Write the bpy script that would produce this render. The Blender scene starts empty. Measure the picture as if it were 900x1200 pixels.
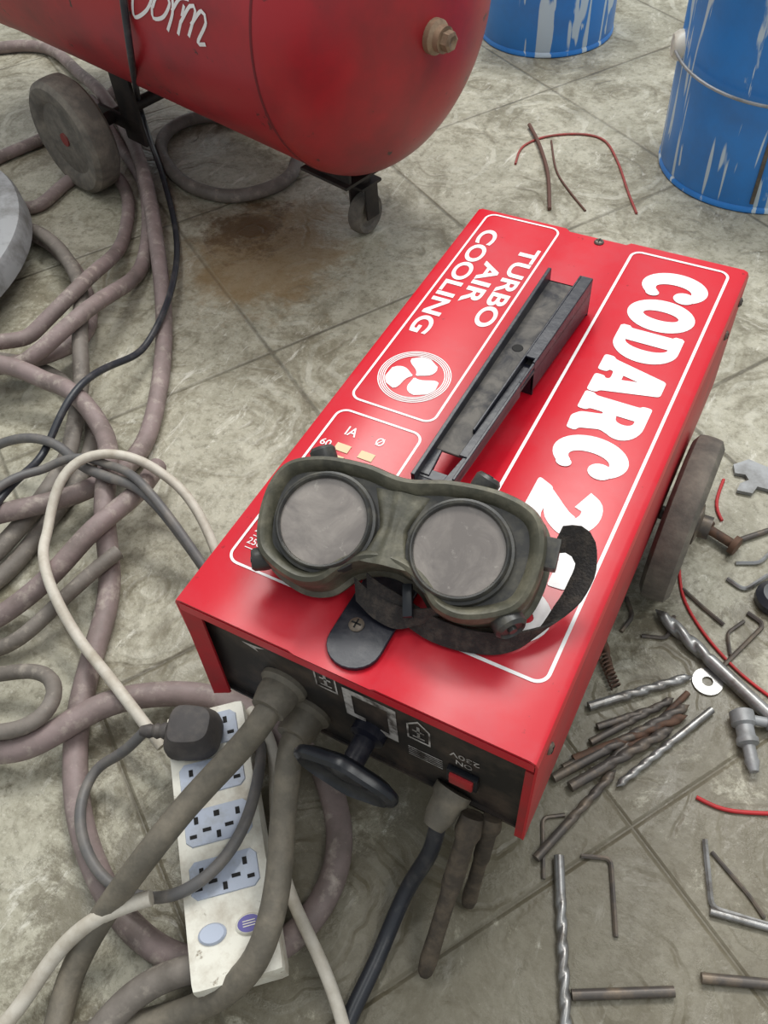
import bpy, bmesh, math, random
from mathutils import Vector, Matrix, Quaternion
random.seed(4)
sc = bpy.context.scene
try:
    sc.view_settings.view_transform = 'Standard'
except Exception:
    pass
COL = sc.collection
V = Vector
# ------------------------------------------------------------------ camera
CP = V((0.2727, -0.1785, 0.66))
F = 1000.0
yc = V((889, 1355, -1000)).normalized()
xc = V((2652, -1004, 1000)); xc = (xc - yc * xc.dot(yc)).normalized()
zc = xc.cross(yc).normalized()
Rm = Matrix((xc, yc, zc))          # camera vec -> world vec
cam = bpy.data.cameras.new('camera'); camo = bpy.data.objects.new('camera', cam)
COL.objects.link(camo)
cam.sensor_fit = 'VERTICAL'; cam.sensor_height = 36; cam.lens = 30; cam.clip_start = 0.01
camo.matrix_world = Matrix.Translation(CP) @ Rm.to_4x4()
sc.camera = camo
def ray(u, v):
    return Rm @ V((u - 450, 600 - v, -F))
def gp(u, v, z=0.0):
    """survey: point of the horizontal plane at height z"""
    r = ray(u, v)
    return CP + r * ((z - CP.z) / r.z)
ZT = 0.222
ZB = 0.098
# ------------------------------------------------------------------ materials
def lin(c):
    return tuple([(x / 255 / 12.92) if x / 255 <= 0.04045 else ((x / 255 + 0.055) / 1.055) ** 2.4 for x in c]) + (1,)
def mat(name, c, rough=.5, metal=0, dust=None, lo=.45, hi=.65, scale=30, bump=0, bscale=200, coat=0, dist=0, c3=None, lo3=.6, hi3=.65, s3=60):
    m = bpy.data.materials.new(name); m.use_nodes = True
    nt = m.node_tree; b = nt.nodes['Principled BSDF']
    b.inputs['Roughness'].default_value = rough; b.inputs['Metallic'].default_value = metal
    b.inputs['Base Color'].default_value = lin(c)
    if coat: b.inputs['Coat Weight'].default_value = coat
    geo = nt.nodes.new('ShaderNodeNewGeometry')
    last = None
    def layer(prev, cc, lo, hi, scale, dist):
        n = nt.nodes.new('ShaderNodeTexNoise'); n.inputs['Scale'].default_value = scale
        n.inputs['Detail'].default_value = 8; n.inputs['Roughness'].default_value = .65; n.inputs['Distortion'].default_value = dist
        nt.links.new(geo.outputs['Position'], n.inputs['Vector'])
        mr = nt.nodes.new('ShaderNodeMapRange'); mr.inputs[1].default_value = lo; mr.inputs[2].default_value = hi
        nt.links.new(n.outputs[0], mr.inputs[0])
        mx = nt.nodes.new('ShaderNodeMix'); mx.data_type = 'RGBA'
        nt.links.new(mr.outputs[0], mx.inputs[0])
        if prev is None: mx.inputs[6].default_value = lin(c)
        else: nt.links.new(prev, mx.inputs[6])
        mx.inputs[7].default_value = lin(cc)
        nt.links.new(mx.outputs[2], b.inputs['Base Color'])
        return mx.outputs[2]
    if dust: last = layer(last, dust, lo, hi, scale, dist)
    if c3: last = layer(last, c3, lo3, hi3, s3, 0)
    if bump:
        n = nt.nodes.new('ShaderNodeTexNoise'); n.inputs['Scale'].default_value = bscale; n.inputs['Detail'].default_value = 4
        nt.links.new(geo.outputs['Position'], n.inputs['Vector'])
        bp = nt.nodes.new('ShaderNodeBump'); bp.inputs['Strength'].default_value = bump; bp.inputs['Distance'].default_value = .002
        nt.links.new(n.outputs[0], bp.inputs['Height']); nt.links.new(bp.outputs[0], b.inputs['Normal'])
    return m
m_red = mat('red_enamel', (202, 20, 40), .32, dust=(192, 66, 76), lo=.46, hi=.82, scale=11, c3=(146, 20, 30), lo3=.67, hi3=.73, s3=120, bump=.05, bscale=60)
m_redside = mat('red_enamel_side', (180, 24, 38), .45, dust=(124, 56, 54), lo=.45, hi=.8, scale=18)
m_white = mat('white_print', (244, 240, 240), .4, dust=(220, 206, 206), lo=.5, hi=.85, scale=60)
m_dull = mat('dusty_white_print', (190, 184, 180), .6, dust=(80, 72, 68), lo=.42, hi=.62, scale=80)
m_black = mat('black_panel', (30, 27, 27), .5, dust=(88, 74, 64), lo=.45, hi=.75, scale=30)
m_bar = mat('black_painted_steel', (27, 28, 40), .36, dust=(70, 68, 72), lo=.5, hi=.75, scale=60, bump=.1)
m_bardust = mat('dusty_steel', (104, 99, 94), .75, dust=(48, 47, 51), lo=.38, hi=.62, scale=50, dist=.5)
m_knob = mat('black_bakelite', (24, 27, 34), .3, dust=(62, 62, 66), lo=.5, hi=.8, scale=60)
m_rubber = mat('olive_rubber', (76, 74, 62), .48, dust=(128, 122, 104), lo=.42, hi=.74, scale=45, bump=.2, c3=(56, 54, 47), lo3=.52, hi3=.7, s3=22)
m_rubdark = mat('dark_rubber', (52, 51, 50), .38, dust=(94, 90, 80), lo=.46, hi=.74, scale=60)
m_glass = mat('dusty_glass', (122, 114, 110), .07, .15, dust=(158, 149, 142), lo=.38, hi=.68, scale=34, dist=1.0, c3=(176, 168, 160), lo3=.60, hi3=.74, s3=150, coat=1)
m_strap = mat('woven_strap', (44, 40, 39), .85, dust=(80, 71, 64), lo=.45, hi=.72, scale=150, bump=.6, bscale=700)
m_wheel = mat('grey_rubber', (96, 91, 85), .8, dust=(136, 128, 117), lo=.4, hi=.7, scale=40, bump=.3)
m_hose1 = mat('pink_grey_hose', (142, 125, 123), .6, dust=(110, 98, 93), lo=.4, hi=.7, scale=22, c3=(176, 164, 154), lo3=.53, hi3=.74, s3=70, bump=.25, bscale=120)
m_hose2 = mat('grey_hose', (126, 118, 111), .62, dust=(92, 85, 78), lo=.4, hi=.7, scale=22, c3=(158, 149, 138), lo3=.54, hi3=.74, s3=70, bump=.25, bscale=120)
m_hosed = mat('brown_cable', (100, 94, 84), .6, dust=(130, 121, 107), lo=.42, hi=.7, scale=50, bump=.25)
m_cordw = mat('white_cord', (206, 199, 187), .55, dust=(166, 155, 138), lo=.42, hi=.75, scale=40)
m_cordg = mat('grey_cord', (96, 94, 94), .5, dust=(126, 119, 112), lo=.45, hi=.75, scale=40)
m_cordb = mat('black_cord', (44, 46, 53), .4, dust=(90, 87, 86), lo=.5, hi=.8, scale=50)
m_plug = mat('plug_black', (66, 62, 62), .6, dust=(96, 89, 84), lo=.45, hi=.75, scale=50)
m_strip = mat('white_plastic', (230, 226, 214), .42, dust=(178, 166, 148), lo=.45, hi=.74, scale=38, c3=(140, 126, 108), lo3=.62, hi3=.7, s3=90)
m_sock = mat('blue_grey_plastic', (176, 184, 202), .4, dust=(156, 160, 168), lo=.5, hi=.75, scale=60)
m_hole = mat('dark_hole', (24, 22, 22), .8)
m_purple = mat('purple_print', (96, 88, 156), .5)
m_tank = mat('tank_red', (170, 32, 42), .38, dust=(134, 36, 42), lo=.42, hi=.68, scale=9, c3=(62, 36, 34), lo3=.635, hi3=.67, s3=34, bump=.08, bscale=30)
m_tankfoot = mat('black_foot', (36, 32, 32), .6, dust=(72, 62, 56), lo=.45, hi=.8)
m_hub = mat('faded_red_hub', (132, 50, 48), .6, dust=(104, 84, 76), lo=.45, hi=.65, scale=60)
m_brass = mat('dirty_brass', (158, 134, 110), .5, .3, dust=(108, 88, 72))
m_steel = mat('steel', (164, 163, 162), .35, .7, dust=(108, 100, 92), lo=.45, hi=.7, scale=60)
m_steeld = mat('dark_steel', (92, 86, 82), .45, .4, dust=(130, 115, 99), lo=.45, hi=.7, scale=60)
m_rust = mat('rusty_steel', (108, 80, 64), .7, .2, dust=(78, 66, 60), lo=.45, hi=.65, scale=80)
m_legm = mat('dirty_leg', (66, 58, 50), .75, dust=(104, 91, 76), lo=.42, hi=.7, scale=60, bump=.5)
m_redwire = mat('red_wire', (186, 40, 44), .5, dust=(130, 60, 56), lo=.5, hi=.8, scale=60)
m_redwd = mat('faded_red_wire', (160, 62, 60), .6, dust=(128, 80, 70), lo=.4, hi=.7, scale=60)
m_twig = mat('brown_wire', (96, 66, 56), .7)
m_switch = mat('red_switch', (180, 44, 48), .35, dust=(120, 60, 58))
m_zinc = mat('zinc_sheet', (156, 157, 159), .5, .3, dust=(120, 119, 118))
m_beige = mat('beige_print', (214, 194, 154), .5)
m_seam = mat('tank_seam', (112, 24, 32), .6)
# bucket
def bucket_mat():
    m = mat('blue_bucket_paint', (50, 132, 214), .34, dust=(60, 118, 188), lo=.45, hi=.75, scale=12)
    nt = m.node_tree; b = nt.nodes['Principled BSDF']
    prev = b.inputs['Base Color'].links[0].from_socket
    geo = nt.nodes.new('ShaderNodeNewGeometry')
    for mul, lo, hi, det in (((42, 42, 3.2), .59, .61, 2), ((90, 90, 9), .65, .67, 3), ((14, 14, 6), .62, .64, 8)):
        mp = nt.nodes.new('ShaderNodeVectorMath'); mp.operation = 'MULTIPLY'; mp.inputs[1].default_value = mul
        nt.links.new(geo.outputs['Position'], mp.inputs[0])
        n = nt.nodes.new('ShaderNodeTexNoise'); n.inputs['Scale'].default_value = 1; n.inputs['Detail'].default_value = det; n.inputs['Distortion'].default_value = .4
        nt.links.new(mp.outputs[0], n.inputs['Vector'])
        mr = nt.nodes.new('ShaderNodeMapRange'); mr.inputs[1].default_value = lo; mr.inputs[2].default_value = hi
        nt.links.new(n.outputs[0], mr.inputs[0])
        mx = nt.nodes.new('ShaderNodeMix'); mx.data_type = 'RGBA'
        nt.links.new(mr.outputs[0], mx.inputs[0]); nt.links.new(prev, mx.inputs[6]); mx.inputs[7].default_value = lin((198, 214, 228))
        nt.links.new(mx.outputs[2], b.inputs['Base Color']); prev = mx.outputs[2]
    return m
m_bucket = bucket_mat()
# ------------------------------------------------------------------ object helpers
WL = {}
def empty(name, loc, label=None, cat=None, group=None):
    o = bpy.data.objects.new(name, None); o.empty_display_size = .05
    o.location = loc; COL.objects.link(o); WL[o] = V(loc)
    if label: tag(o, label, cat, group)
    return o
def tag(o, label, cat, group=None):
    o['label'] = label; o['category'] = cat
    if group: o['group'] = group
    return o
def mk(name, vs, fs, mats, parent=None, smooth=True, mi=None, label=None):
    me = bpy.data.meshes.new(name)
    vs = [V(v) for v in vs]
    mn = V([min(v[i] for v in vs) for i in range(3)]); mx = V([max(v[i] for v in vs) for i in range(3)])
    c = (mn + mx) / 2; c.z = mn.z
    me.from_pydata([v - c for v in vs], [], fs)
    if not isinstance(mats, (list, tuple)): mats = [mats]
    for m in mats: me.materials.append(m)
    if mi:
        for p, i in zip(me.polygons, mi): p.material_index = i
    bm = bmesh.new(); bm.from_mesh(me); bmesh.ops.recalc_face_normals(bm, faces=bm.faces[:]); bm.to_mesh(me); bm.free()
    if smooth:
        for p in me.polygons: p.use_smooth = True
        try: me.set_sharp_from_angle(angle=math.radians(38))
        except Exception: pass
    o = bpy.data.objects.new(name, me); COL.objects.link(o); WL[o] = c
    if parent is not None:
        o.parent = parent; o.location = c - WL[parent]
    else: o.location = c
    if label: o['label'] = label
    return o
class Acc:
    def __init__(s): s.v = []; s.f = []; s.m = []
    def add(s, vf, mi=0, M=None):
        v, f = vf; b = len(s.v)
        s.v += [(M @ V(x)) if M is not None else V(x) for x in v]
        s.f += [[i + b for i in q] for q in f]; s.m += [mi] * len(f); return s
    def obj(s, name, mats, parent=None, smooth=True, label=None):
        return mk(name, s.v, s.f, mats, parent, smooth, s.m, label)
def boxg(size, c=(0, 0, 0), bev=0.0):
    bm = bmesh.new(); bmesh.ops.create_cube(bm, size=1)
    for v in bm.verts: v.co = V((v.co.x * size[0], v.co.y * size[1], v.co.z * size[2]))
    if bev: bmesh.ops.bevel(bm, geom=bm.edges[:], offset=bev, segments=2, profile=.7, affect='EDGES')
    bm.verts.index_update()
    v = [x.co + V(c) for x in bm.verts]; f = [[q.index for q in p.verts] for p in bm.faces]; bm.free(); return v, f
def lathe(prof, n=40, caps=True):
    v = []; f = []
    k = len(prof)
    for i in range(n):
        a = 2 * math.pi * i / n
        for r, z in prof: v.append(V((r * math.cos(a), r * math.sin(a), z)))
    for i in range(n):
        j = (i + 1) % n
        for q in range(k - 1): f.append([i * k + q, j * k + q, j * k + q + 1, i * k + q + 1])
    if caps:
        if prof[0][0] > .001: f.append([i * k for i in range(n)])
        if prof[-1][0] > .001: f.append([i * k + k - 1 for i in range(n)])
    return v, f
def frame(o, x=None, y=None, z=None):
    x = x.normalized() if x is not None else None; z = z.normalized() if z is not None else None
    if x is None:
        h = V((1, 0, 0)) if abs(z.x) < .9 else V((0, 1, 0)); x = h
    x = (x - z * x.dot(z)).normalized(); y = z.cross(x)
    M = Matrix((x, y, z)).transposed().to_4x4(); M.translation = o
    return M
def catmull(P, step=.006, closed=False):
    P = [V(p) for p in P]
    out = []
    n = len(P)
    rng = range(n) if closed else range(n - 1)
    for i in rng:
        if closed: p0, p1, p2, p3 = P[(i - 1) % n], P[i], P[(i + 1) % n], P[(i + 2) % n]
        else:
            p1, p2 = P[i], P[i + 1]; p0 = P[i - 1] if i else p1 * 2 - p2; p3 = P[i + 2] if i + 2 < n else p2 * 2 - p1
        k = max(2, int((p2 - p1).length / step))
        for j in range(k):
            t = j / k
            out.append(.5 * ((2 * p1) + (p2 - p0) * t + (2 * p0 - 5 * p1 + 4 * p2 - p3) * t * t + (3 * p1 - p0 - 3 * p2 + p3) * t ** 3))
    if not closed: out.append(P[-1])
    return out
def relax(S, it):
    for _ in range(it):
        S = [S[0]] + [(S[i - 1] + S[i] * 2 + S[i + 1]) / 4 for i in range(1, len(S) - 1)] + [S[-1]]
    return S
def tubeg(S, r, n=12, caps=True):
    v = []; f = []
    t = (S[1] - S[0]).normalized()
    u = t.orthogonal().normalized()
    for i, p in enumerate(S):
        t2 = (S[min(i + 1, len(S) - 1)] - S[max(i - 1, 0)]).normalized()
        q = t.rotation_difference(t2); u = q @ u; u = (u - t2 * u.dot(t2)).normalized(); t = t2
        w = t.cross(u)
        rr = r(i / (len(S) - 1)) if callable(r) else r
        for k in range(n):
            a = 2 * math.pi * k / n; v.append(p + u * (rr * math.cos(a)) + w * (rr * math.sin(a)))
    for i in range(len(S) - 1):
        for k in range(n):
            l = (k + 1) % n; f.append([i * n + k, i * n + l, (i + 1) * n + l, (i + 1) * n + k])
    if caps: f.append(list(range(n))[::-1]); f.append([(len(S) - 1) * n + k for k in range(n)])
    return v, f
# draping of cables over each other
GRID = {}; CELL = .03
def addpts(S, r):
    for p in S: GRID.setdefault((int(p.x // CELL), int(p.y // CELL)), []).append((p.x, p.y, p.z, r))
def drape(S, r):
    req = []
    for p in S:
        z = r; gx, gy = int(p.x // CELL), int(p.y // CELL)
        for i in (-1, 0, 1):
            for j in (-1, 0, 1):
                for (x, y, zz, r2) in GRID.get((gx + i, gy + j), ()):
                    d2 = (x - p.x) ** 2 + (y - p.y) ** 2; R = r + r2 + .0006
                    if d2 < R * R: z = max(z, zz + math.sqrt(R * R - d2))
        req.append(z)
    out = []
    n = len(S)
    hot = [i for i in range(n) if req[i] > r + 1e-5]
    for i, p in enumerate(S):
        z = req[i]
        for j in hot:
            d = (S[j].xy - p.xy).length if abs(i - j) < 60 else 9
            if d < .2: z = max(z, r + (req[j] - r) * (1 - min(1, d / .15)) ** 2 * (1 + 2 * min(1, d / .15)))
        out.append(V((p.x, p.y, z)))
    return relax(out, 2)
def cable(name, px, r, m, label, cat='hose', group=None, parent=None, pre=None):
    P = [gp(a[0], a[1], r) for a in px]
    S = relax(catmull(P, .006), 12 if r > .004 else 2); S = drape(S, r); addpts(S, r)
    if pre: S = relax(catmull(pre + [S[0], S[6]], .006)[:-1] + S[6:], 12)
    v, f = tubeg(S, r)
    o = mk(name, v, f, m, parent)
    if parent is None: tag(o, label, cat, group)
    else: o['label'] = label
    return o
# ------------------------------------------------------------------ floor
def floor_mat():
    m = bpy.data.materials.new('worn_tile_floor'); m.use_nodes = True
    nt = m.node_tree; b = nt.nodes['Principled BSDF']; L = nt.links; N = nt.nodes.new
    geo = N('ShaderNodeNewGeometry'); P = geo.outputs['Position']
    def noise(scale, detail=8, rough=.6, dist=0, vec=P):
        n = N('ShaderNodeTexNoise'); n.inputs['Scale'].default_value = scale; n.inputs['Detail'].default_value = detail
        n.inputs['Roughness'].default_value = rough; n.inputs['Distortion'].default_value = dist; L.new(vec, n.inputs['Vector']); return n.outputs[0]
    def rng(x, a, c, lo=0, hi=1):
        r = N('ShaderNodeMapRange'); r.inputs[1].default_value = a; r.inputs[2].default_value = c; r.inputs[3].default_value = lo; r.inputs[4].default_value = hi; L.new(x, r.inputs[0]); return r.outputs[0]
    def math_(op, x, y=None, z=None):
        q = N('ShaderNodeMath'); q.operation = op
        for i, a in enumerate((x, y, z)):
            if a is None: continue
            if isinstance(a, (int, float)): q.inputs[i].default_value = a
            else: L.new(a, q.inputs[i])
        return q.outputs[0]
    def mix(fac, a, c, mode='MIX'):
        q = N('ShaderNodeMix'); q.data_type = 'RGBA'; q.blend_type = mode
        if isinstance(fac, (int, float)): q.inputs[0].default_value = fac
        else: L.new(fac, q.inputs[0])
        for s, a_ in ((6, a), (7, c)):
            if isinstance(a_, tuple): q.inputs[s].default_value = a_
            else: L.new(a_, q.inputs[s])
        return q.outputs[2]
    def dot(vec):
        q = N('ShaderNodeVectorMath'); q.operation = 'DOT_PRODUCT'; L.new(P, q.inputs[0]); q.inputs[1].default_value = vec; return q.outputs['Value']
    def dist_to(pt):
        d = N('ShaderNodeVectorMath'); d.operation = 'DISTANCE'; L.new(P, d.inputs[0]); d.inputs[1].default_value = pt; return d.outputs['Value']
    a1 = math.radians(-32.3)
    e1 = dot((math.cos(a1), math.sin(a1), 0)); e2 = dot((-math.sin(a1), math.cos(a1), 0))
    g1 = math_('PINGPONG', math_('ADD', e1, .425 + 3.2), .16); g2 = math_('PINGPONG', math_('ADD', e2, -.2265 + 3.2), .16)
    g = math_('MINIMUM', g1, g2)
    joint = rng(g, .0006, .0030, 1, 0)
    soft = rng(g, .0, .02, 1, 0)
    base = mix(rng(noise(4, 10, .6, .3), .35, .65), lin((146, 141, 123)), lin((178, 173, 155)))
    base = mix(rng(noise(34, 12, .8, .2), .42, .60, 0, .6), base, lin((194, 189, 172)))
    base = mix(rng(noise(8, 14, .82, .3), .48, .58, 0, .8), base, lin((120, 113, 94)))
    base = mix(rng(noise(110, 6, .75, .2), .50, .66, 0, .6), base, lin((100, 94, 77)))
    base = mix(rng(noise(190, 4, .7, 0), .60, .68, 0, .4), base, lin((214, 210, 196)))
    cx_ = math_('SUBTRACT', g1, .08); cy_ = math_('SUBTRACT', g2, .08)
    rad = math_('SQRT', math_('ADD', math_('MULTIPLY', cx_, cx_), math_('MULTIPLY', cy_, cy_)))
    radn = math_('ADD', rad, math_('MULTIPLY', math_('SUBTRACT', noise(22, 2, .5), .5), .035))
    rr_ = math_('PINGPONG', radn, .016)
    ln_ = rng(rr_, .0120, .0150, 0, 1)
    pat = math_('MULTIPLY', ln_, rng(noise(8, 5, .7), .45, .58, 0, .5))
    base = mix(pat, base, lin((112, 104, 86)))
    p2 = math_('MULTIPLY', rng(rr_, .003, .0055, 1, 0), rng(noise(9, 8, .75), .48, .60, 0, .5))
    base = mix(p2, base, lin((204, 200, 185)))
    st_ = N('ShaderNodeVectorMath'); st_.operation = 'MULTIPLY'; st_.inputs[1].default_value = (40, 14, 1); L.new(P, st_.inputs[0])
    base = mix(rng(noise(1, 12, .8, .6, st_.outputs[0]), .58, .64, 0, .7), base, lin((216, 212, 200)))
    base = mix(math_('MULTIPLY', soft, rng(noise(20), .4, .7, 0, .45)), base, lin((108, 99, 82)))
    base = mix(math_('MULTIPLY', joint, rng(noise(5), .4, .6, .3, .8)), base, lin((86, 79, 65)))
    # yellow-brown stain
    nz = math_('MULTIPLY', math_('SUBTRACT', noise(11, 14, .8), .5), .42)
    dd = math_('ADD', dist_to(gp(316, 298)), nz)
    base = mix(rng(dd, .07, .14, .72, 0), base, lin((130, 104, 66)))
    dd3 = math_('ADD', dist_to(gp(288, 268)), math_('MULTIPLY', math_('SUBTRACT', noise(24, 12, .8), .5), .36))
    base = mix(rng(dd3, .03, .07, .8, 0), base, lin((88, 66, 42)))
    dd2 = math_('ADD', dist_to((.28, -.06, 0)), math_('MULTIPLY', math_('SUBTRACT', noise(12, 14, .82, .4), .5), 1.7))
    base = mix(rng(dd2, .24, .36, .74, 0), base, lin((98, 90, 72)))
    L.new(base, b.inputs['Base Color'])
    L.new(rng(noise(12, 6), .35, .65, .28, .54), b.inputs['Roughness'])
    bp = N('ShaderNodeBump'); bp.inputs['Strength'].default_value = .55; bp.inputs['Distance'].default_value = .003
    h = math_('SUBTRACT', math_('ADD', math_('MULTIPLY', noise(90, 8), .6), p2), math_('ADD', joint, pat)); L.new(h, bp.inputs['Height']); L.new(bp.outputs[0], b.inputs['Normal'])
    return m
fl = mk('floor', [(-4, -3, 0), (4, -3, 0), (4, 5, 0), (-4, 5, 0), (-4, -3, -.05), (4, -3, -.05), (4, 5, -.05), (-4, 5, -.05)],
        [[0, 1, 2, 3], [7, 6, 5, 4], [0, 4, 5, 1], [1, 5, 6, 2], [2, 6, 7, 3], [3, 7, 4, 0]], floor_mat(), smooth=False)
fl['kind'] = 'structure'; fl['label'] = 'worn beige ceramic tile floor with dirt and stains'
# ------------------------------------------------------------------ welding machine
WM = empty('welding_machine', (.12, .23, 0), 'red portable arc welding machine with white lettering and black front panel', 'welding machine')
Wd, Ln = .24, .46
sec = [(0, ZB), (0, ZT - .005), (.0015, ZT - .0015), (.005, ZT), (.084, ZT), (.0875, ZT - .0025), (.138, ZT - .0025), (.1415, ZT), (Wd - .005, ZT), (Wd - .0015, ZT - .0015), (Wd, ZT - .005), (Wd, ZB)]
th = .0015
inner = [(th, ZB), (th, ZT - .006), (.003, ZT - .003), (.006, ZT - th), (.0835, ZT - th), (.087, ZT - .004), (.1385, ZT - .004), (.142, ZT - th), (Wd - .006, ZT - th), (Wd - .003, ZT - .003), (Wd - th, ZT - .006), (Wd - th, ZB)]
loop = sec + inner[::-1]
n = len(loop)
vs = []; fs = []
for y in (0, Ln):
    for (x, z) in loop: vs.append((x, y, z))
for i in range(n): fs.append([i, (i + 1) % n, n + (i + 1) % n, n + i])
k = len(sec)
for y0 in (0, n):
    for i in range(k - 1): fs.append([y0 + i, y0 + i + 1, y0 + n - 2 - i, y0 + n - 1 - i])
a = Acc().add((vs, fs))
mi = []
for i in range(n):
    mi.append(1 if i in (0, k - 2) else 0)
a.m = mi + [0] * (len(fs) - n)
a.add(boxg((Wd - .004, .0014, .009), (Wd / 2, .0007, ZT - .008)), 0)      # folded front lip
a.add(boxg((Wd - .004, .0014, .011), (Wd / 2, Ln - .0007, ZT - .009)), 0)
# bent flange at the front corner, twisted outwards towards the bottom
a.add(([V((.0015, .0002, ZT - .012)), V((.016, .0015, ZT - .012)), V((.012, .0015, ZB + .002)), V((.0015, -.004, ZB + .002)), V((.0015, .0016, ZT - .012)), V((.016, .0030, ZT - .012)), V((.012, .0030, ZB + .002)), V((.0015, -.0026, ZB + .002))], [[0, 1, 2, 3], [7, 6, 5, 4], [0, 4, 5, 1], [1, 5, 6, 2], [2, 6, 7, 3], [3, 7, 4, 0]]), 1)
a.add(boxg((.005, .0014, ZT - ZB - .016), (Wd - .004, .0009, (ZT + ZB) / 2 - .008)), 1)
cover = a.obj('cover', [m_red, m_redside], WM, label='red sheet metal cover')
mk('front_panel', *boxg((Wd - .006, .0015, ZT - ZB - .006), (Wd / 2, .0085, (ZT + ZB) / 2 - .002)), m_black, WM, smooth=False, label='black front panel')
mk('rear_panel', *boxg((Wd - .006, .0015, ZT - ZB - .006), (Wd / 2, Ln - .0085, (ZT + ZB) / 2 - .002)), m_black, WM, smooth=False)
mk('base_plate', *boxg((Wd - .005, Ln - .01, .003), (Wd / 2, Ln / 2, ZB + .0015)), m_black, WM, smooth=False)
# --- prints
def curve_mesh(parts, fat=0):
    V_ = []; F_ = []
    for pi_, outl in enumerate(parts):
        cu = bpy.data.curves.new('tmp', 'CURVE'); cu.dimensions = '2D'; cu.fill_mode = 'BOTH'
        for pts in outl:
            sp = cu.splines.new('POLY'); sp.points.add(len(pts) - 1)
            for p, q in zip(sp.points, pts): p.co = (q[0], q[1], 0, 1)
            sp.use_cyclic_u = True
        o = bpy.data.objects.new('tmp', cu); COL.objects.link(o)
        dg = bpy.context.evaluated_depsgraph_get(); dg.update()
        me = bpy.data.meshes.new_from_object(o.evaluated_get(dg))
        b = len(V_); V_ += [V((v.co.x, v.co.y, pi_)) for v in me.vertices]; F_ += [[i + b for i in p.vertices] for p in me.polygons]
        bpy.data.objects.remove(o); bpy.data.meshes.remove(me)
    return V_, F_
def textg(s, w, h, bold=.02):
    cu = bpy.data.curves.new('tmp', 'FONT'); cu.body = s; cu.size = 1; cu.offset = bold
    o = bpy.data.objects.new('tmp', cu); COL.objects.link(o)
    dg = bpy.context.evaluated_depsgraph_get(); dg.update()
    me = bpy.data.meshes.new_from_object(o.evaluated_get(dg))
    vs = [v.co.copy() for v in me.vertices]; fs = [list(p.vertices) for p in me.polygons]
    bpy.data.objects.remove(o); bpy.data.meshes.remove(me)
    x0 = min(v.x for v in vs); x1 = max(v.x for v in vs); y0 = min(v.y for v in vs); y1 = max(v.y for v in vs)
    return [V(((v.x - x0) / (x1 - x0) * w, (v.y - y0) / (y1 - y0) * h, 0)) for v in vs], fs
def arc(cx, cy, rx, ry, a0, a1, n=14):
    return [(cx + rx * math.cos(math.radians(a0 + (a1 - a0) * i / (n - 1))), cy + ry * math.sin(math.radians(a0 + (a1 - a0) * i / (n - 1)))) for i in range(n)]
def soft(P, r=.05):
    """round the corners of an outline"""
    out = []; n_ = len(P)
    for i in range(n_):
        p = V((P[i][0], P[i][1])); a_ = V((P[i - 1][0], P[i - 1][1])) - p; b_ = V((P[(i + 1) % n_][0], P[(i + 1) % n_][1])) - p
        if a_.length < 1e-6 or b_.length < 1e-6: continue
        if a_.angle(b_) > 2.75: out.append(tuple(p)); continue
        ra = min(r, a_.length * .48); rb = min(r, b_.length * .48); A_ = p + a_.normalized() * ra; B_ = p + b_.normalized() * rb
        for t in (0, .25, .5, .75, 1): out.append(tuple(A_ * (1 - t) ** 2 + p * 2 * t * (1 - t) + B_ * t * t))
    return out
def stroke(P, Wt):
    S = catmull([V((p[0], p[1], 0)) for p in P], .04); m = len(S); L_ = []; R_ = []
    for i, p in enumerate(S):
        t = (S[min(i + 1, m - 1)] - S[max(i - 1, 0)]).normalized(); q = V((-t.y, t.x, 0))
        x = i / (m - 1) * (len(Wt) - 1); j = min(int(x), len(Wt) - 2); w = Wt[j] + (Wt[j + 1] - Wt[j]) * (x - j)
        L_.append((p + q * w / 2)[:2]); R_.append((p - q * w / 2)[:2])
    return L_ + R_[::-1]
G = {}
G['C'] = (.86, [[arc(.44, .5, .45, .53, 44, 316, 30) + arc(.52, .5, .17, .29, 306, 54, 24)], [arc(.69, .71, .17, .17, 0, 345, 20)], [arc(.72, .20, .10, .11, 0, 345, 16)]])
G['O'] = (.92, [[arc(.46, .5, .46, .53, 0, 350, 34), arc(.46, .5, .13, .28, 0, 346, 24)]])
G['D'] = (.90, [[[(.04, 0)] + arc(.44, .5, .46, .5, -90, 90, 22) + [(.04, 1), (0, .96), (0, .86), (.05, .82), (.05, .18), (0, .14), (0, .04)], [(.39, .17)] + arc(.40, .5, .16, .33, -90, 90, 14) + [(.39, .83)]]])
G['A'] = (1.0, [[soft([(0, 0), (.43, 0), (.43, .15), (.36, .17), (.38, .24), (.58, .24), (.60, .17), (.54, .15), (.54, 0), (1.0, 0), (1.0, .15), (.93, .18), (.69, 1.02), (.30, 1.02), (.06, .18), (0, .15)], .06), [(.42, .40), (.54, .40), (.48, .64)]]])
G['R'] = (.98, [[soft([(0, 0), (.45, 0), (.45, .14), (.39, .17), (.39, .38), (.44, .38), (.52, .08), (.66, -.02), (.97, 0), (.98, .14), (.90, .16), (.80, .44)] + arc(.50, .71, .41, .29, -30, 90, 12) + [(0, 1), (0, .86), (.05, .83), (.05, .17), (0, .14)], .05), [(.39, .57)] + arc(.45, .71, .10, .13, -90, 90, 10) + [(.39, .84)]]])
G['2'] = (.80, [[stroke([(.14, .70), (.22, .86), (.42, .88), (.60, .74), (.52, .50), (.28, .28), (.12, .12)], [.32, .28, .26, .34, .32, .22, .14])], [soft([(.0, 0), (.78, 0), (.80, .36), (.66, .32), (.58, .26), (.10, .26)], .06)]])
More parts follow.
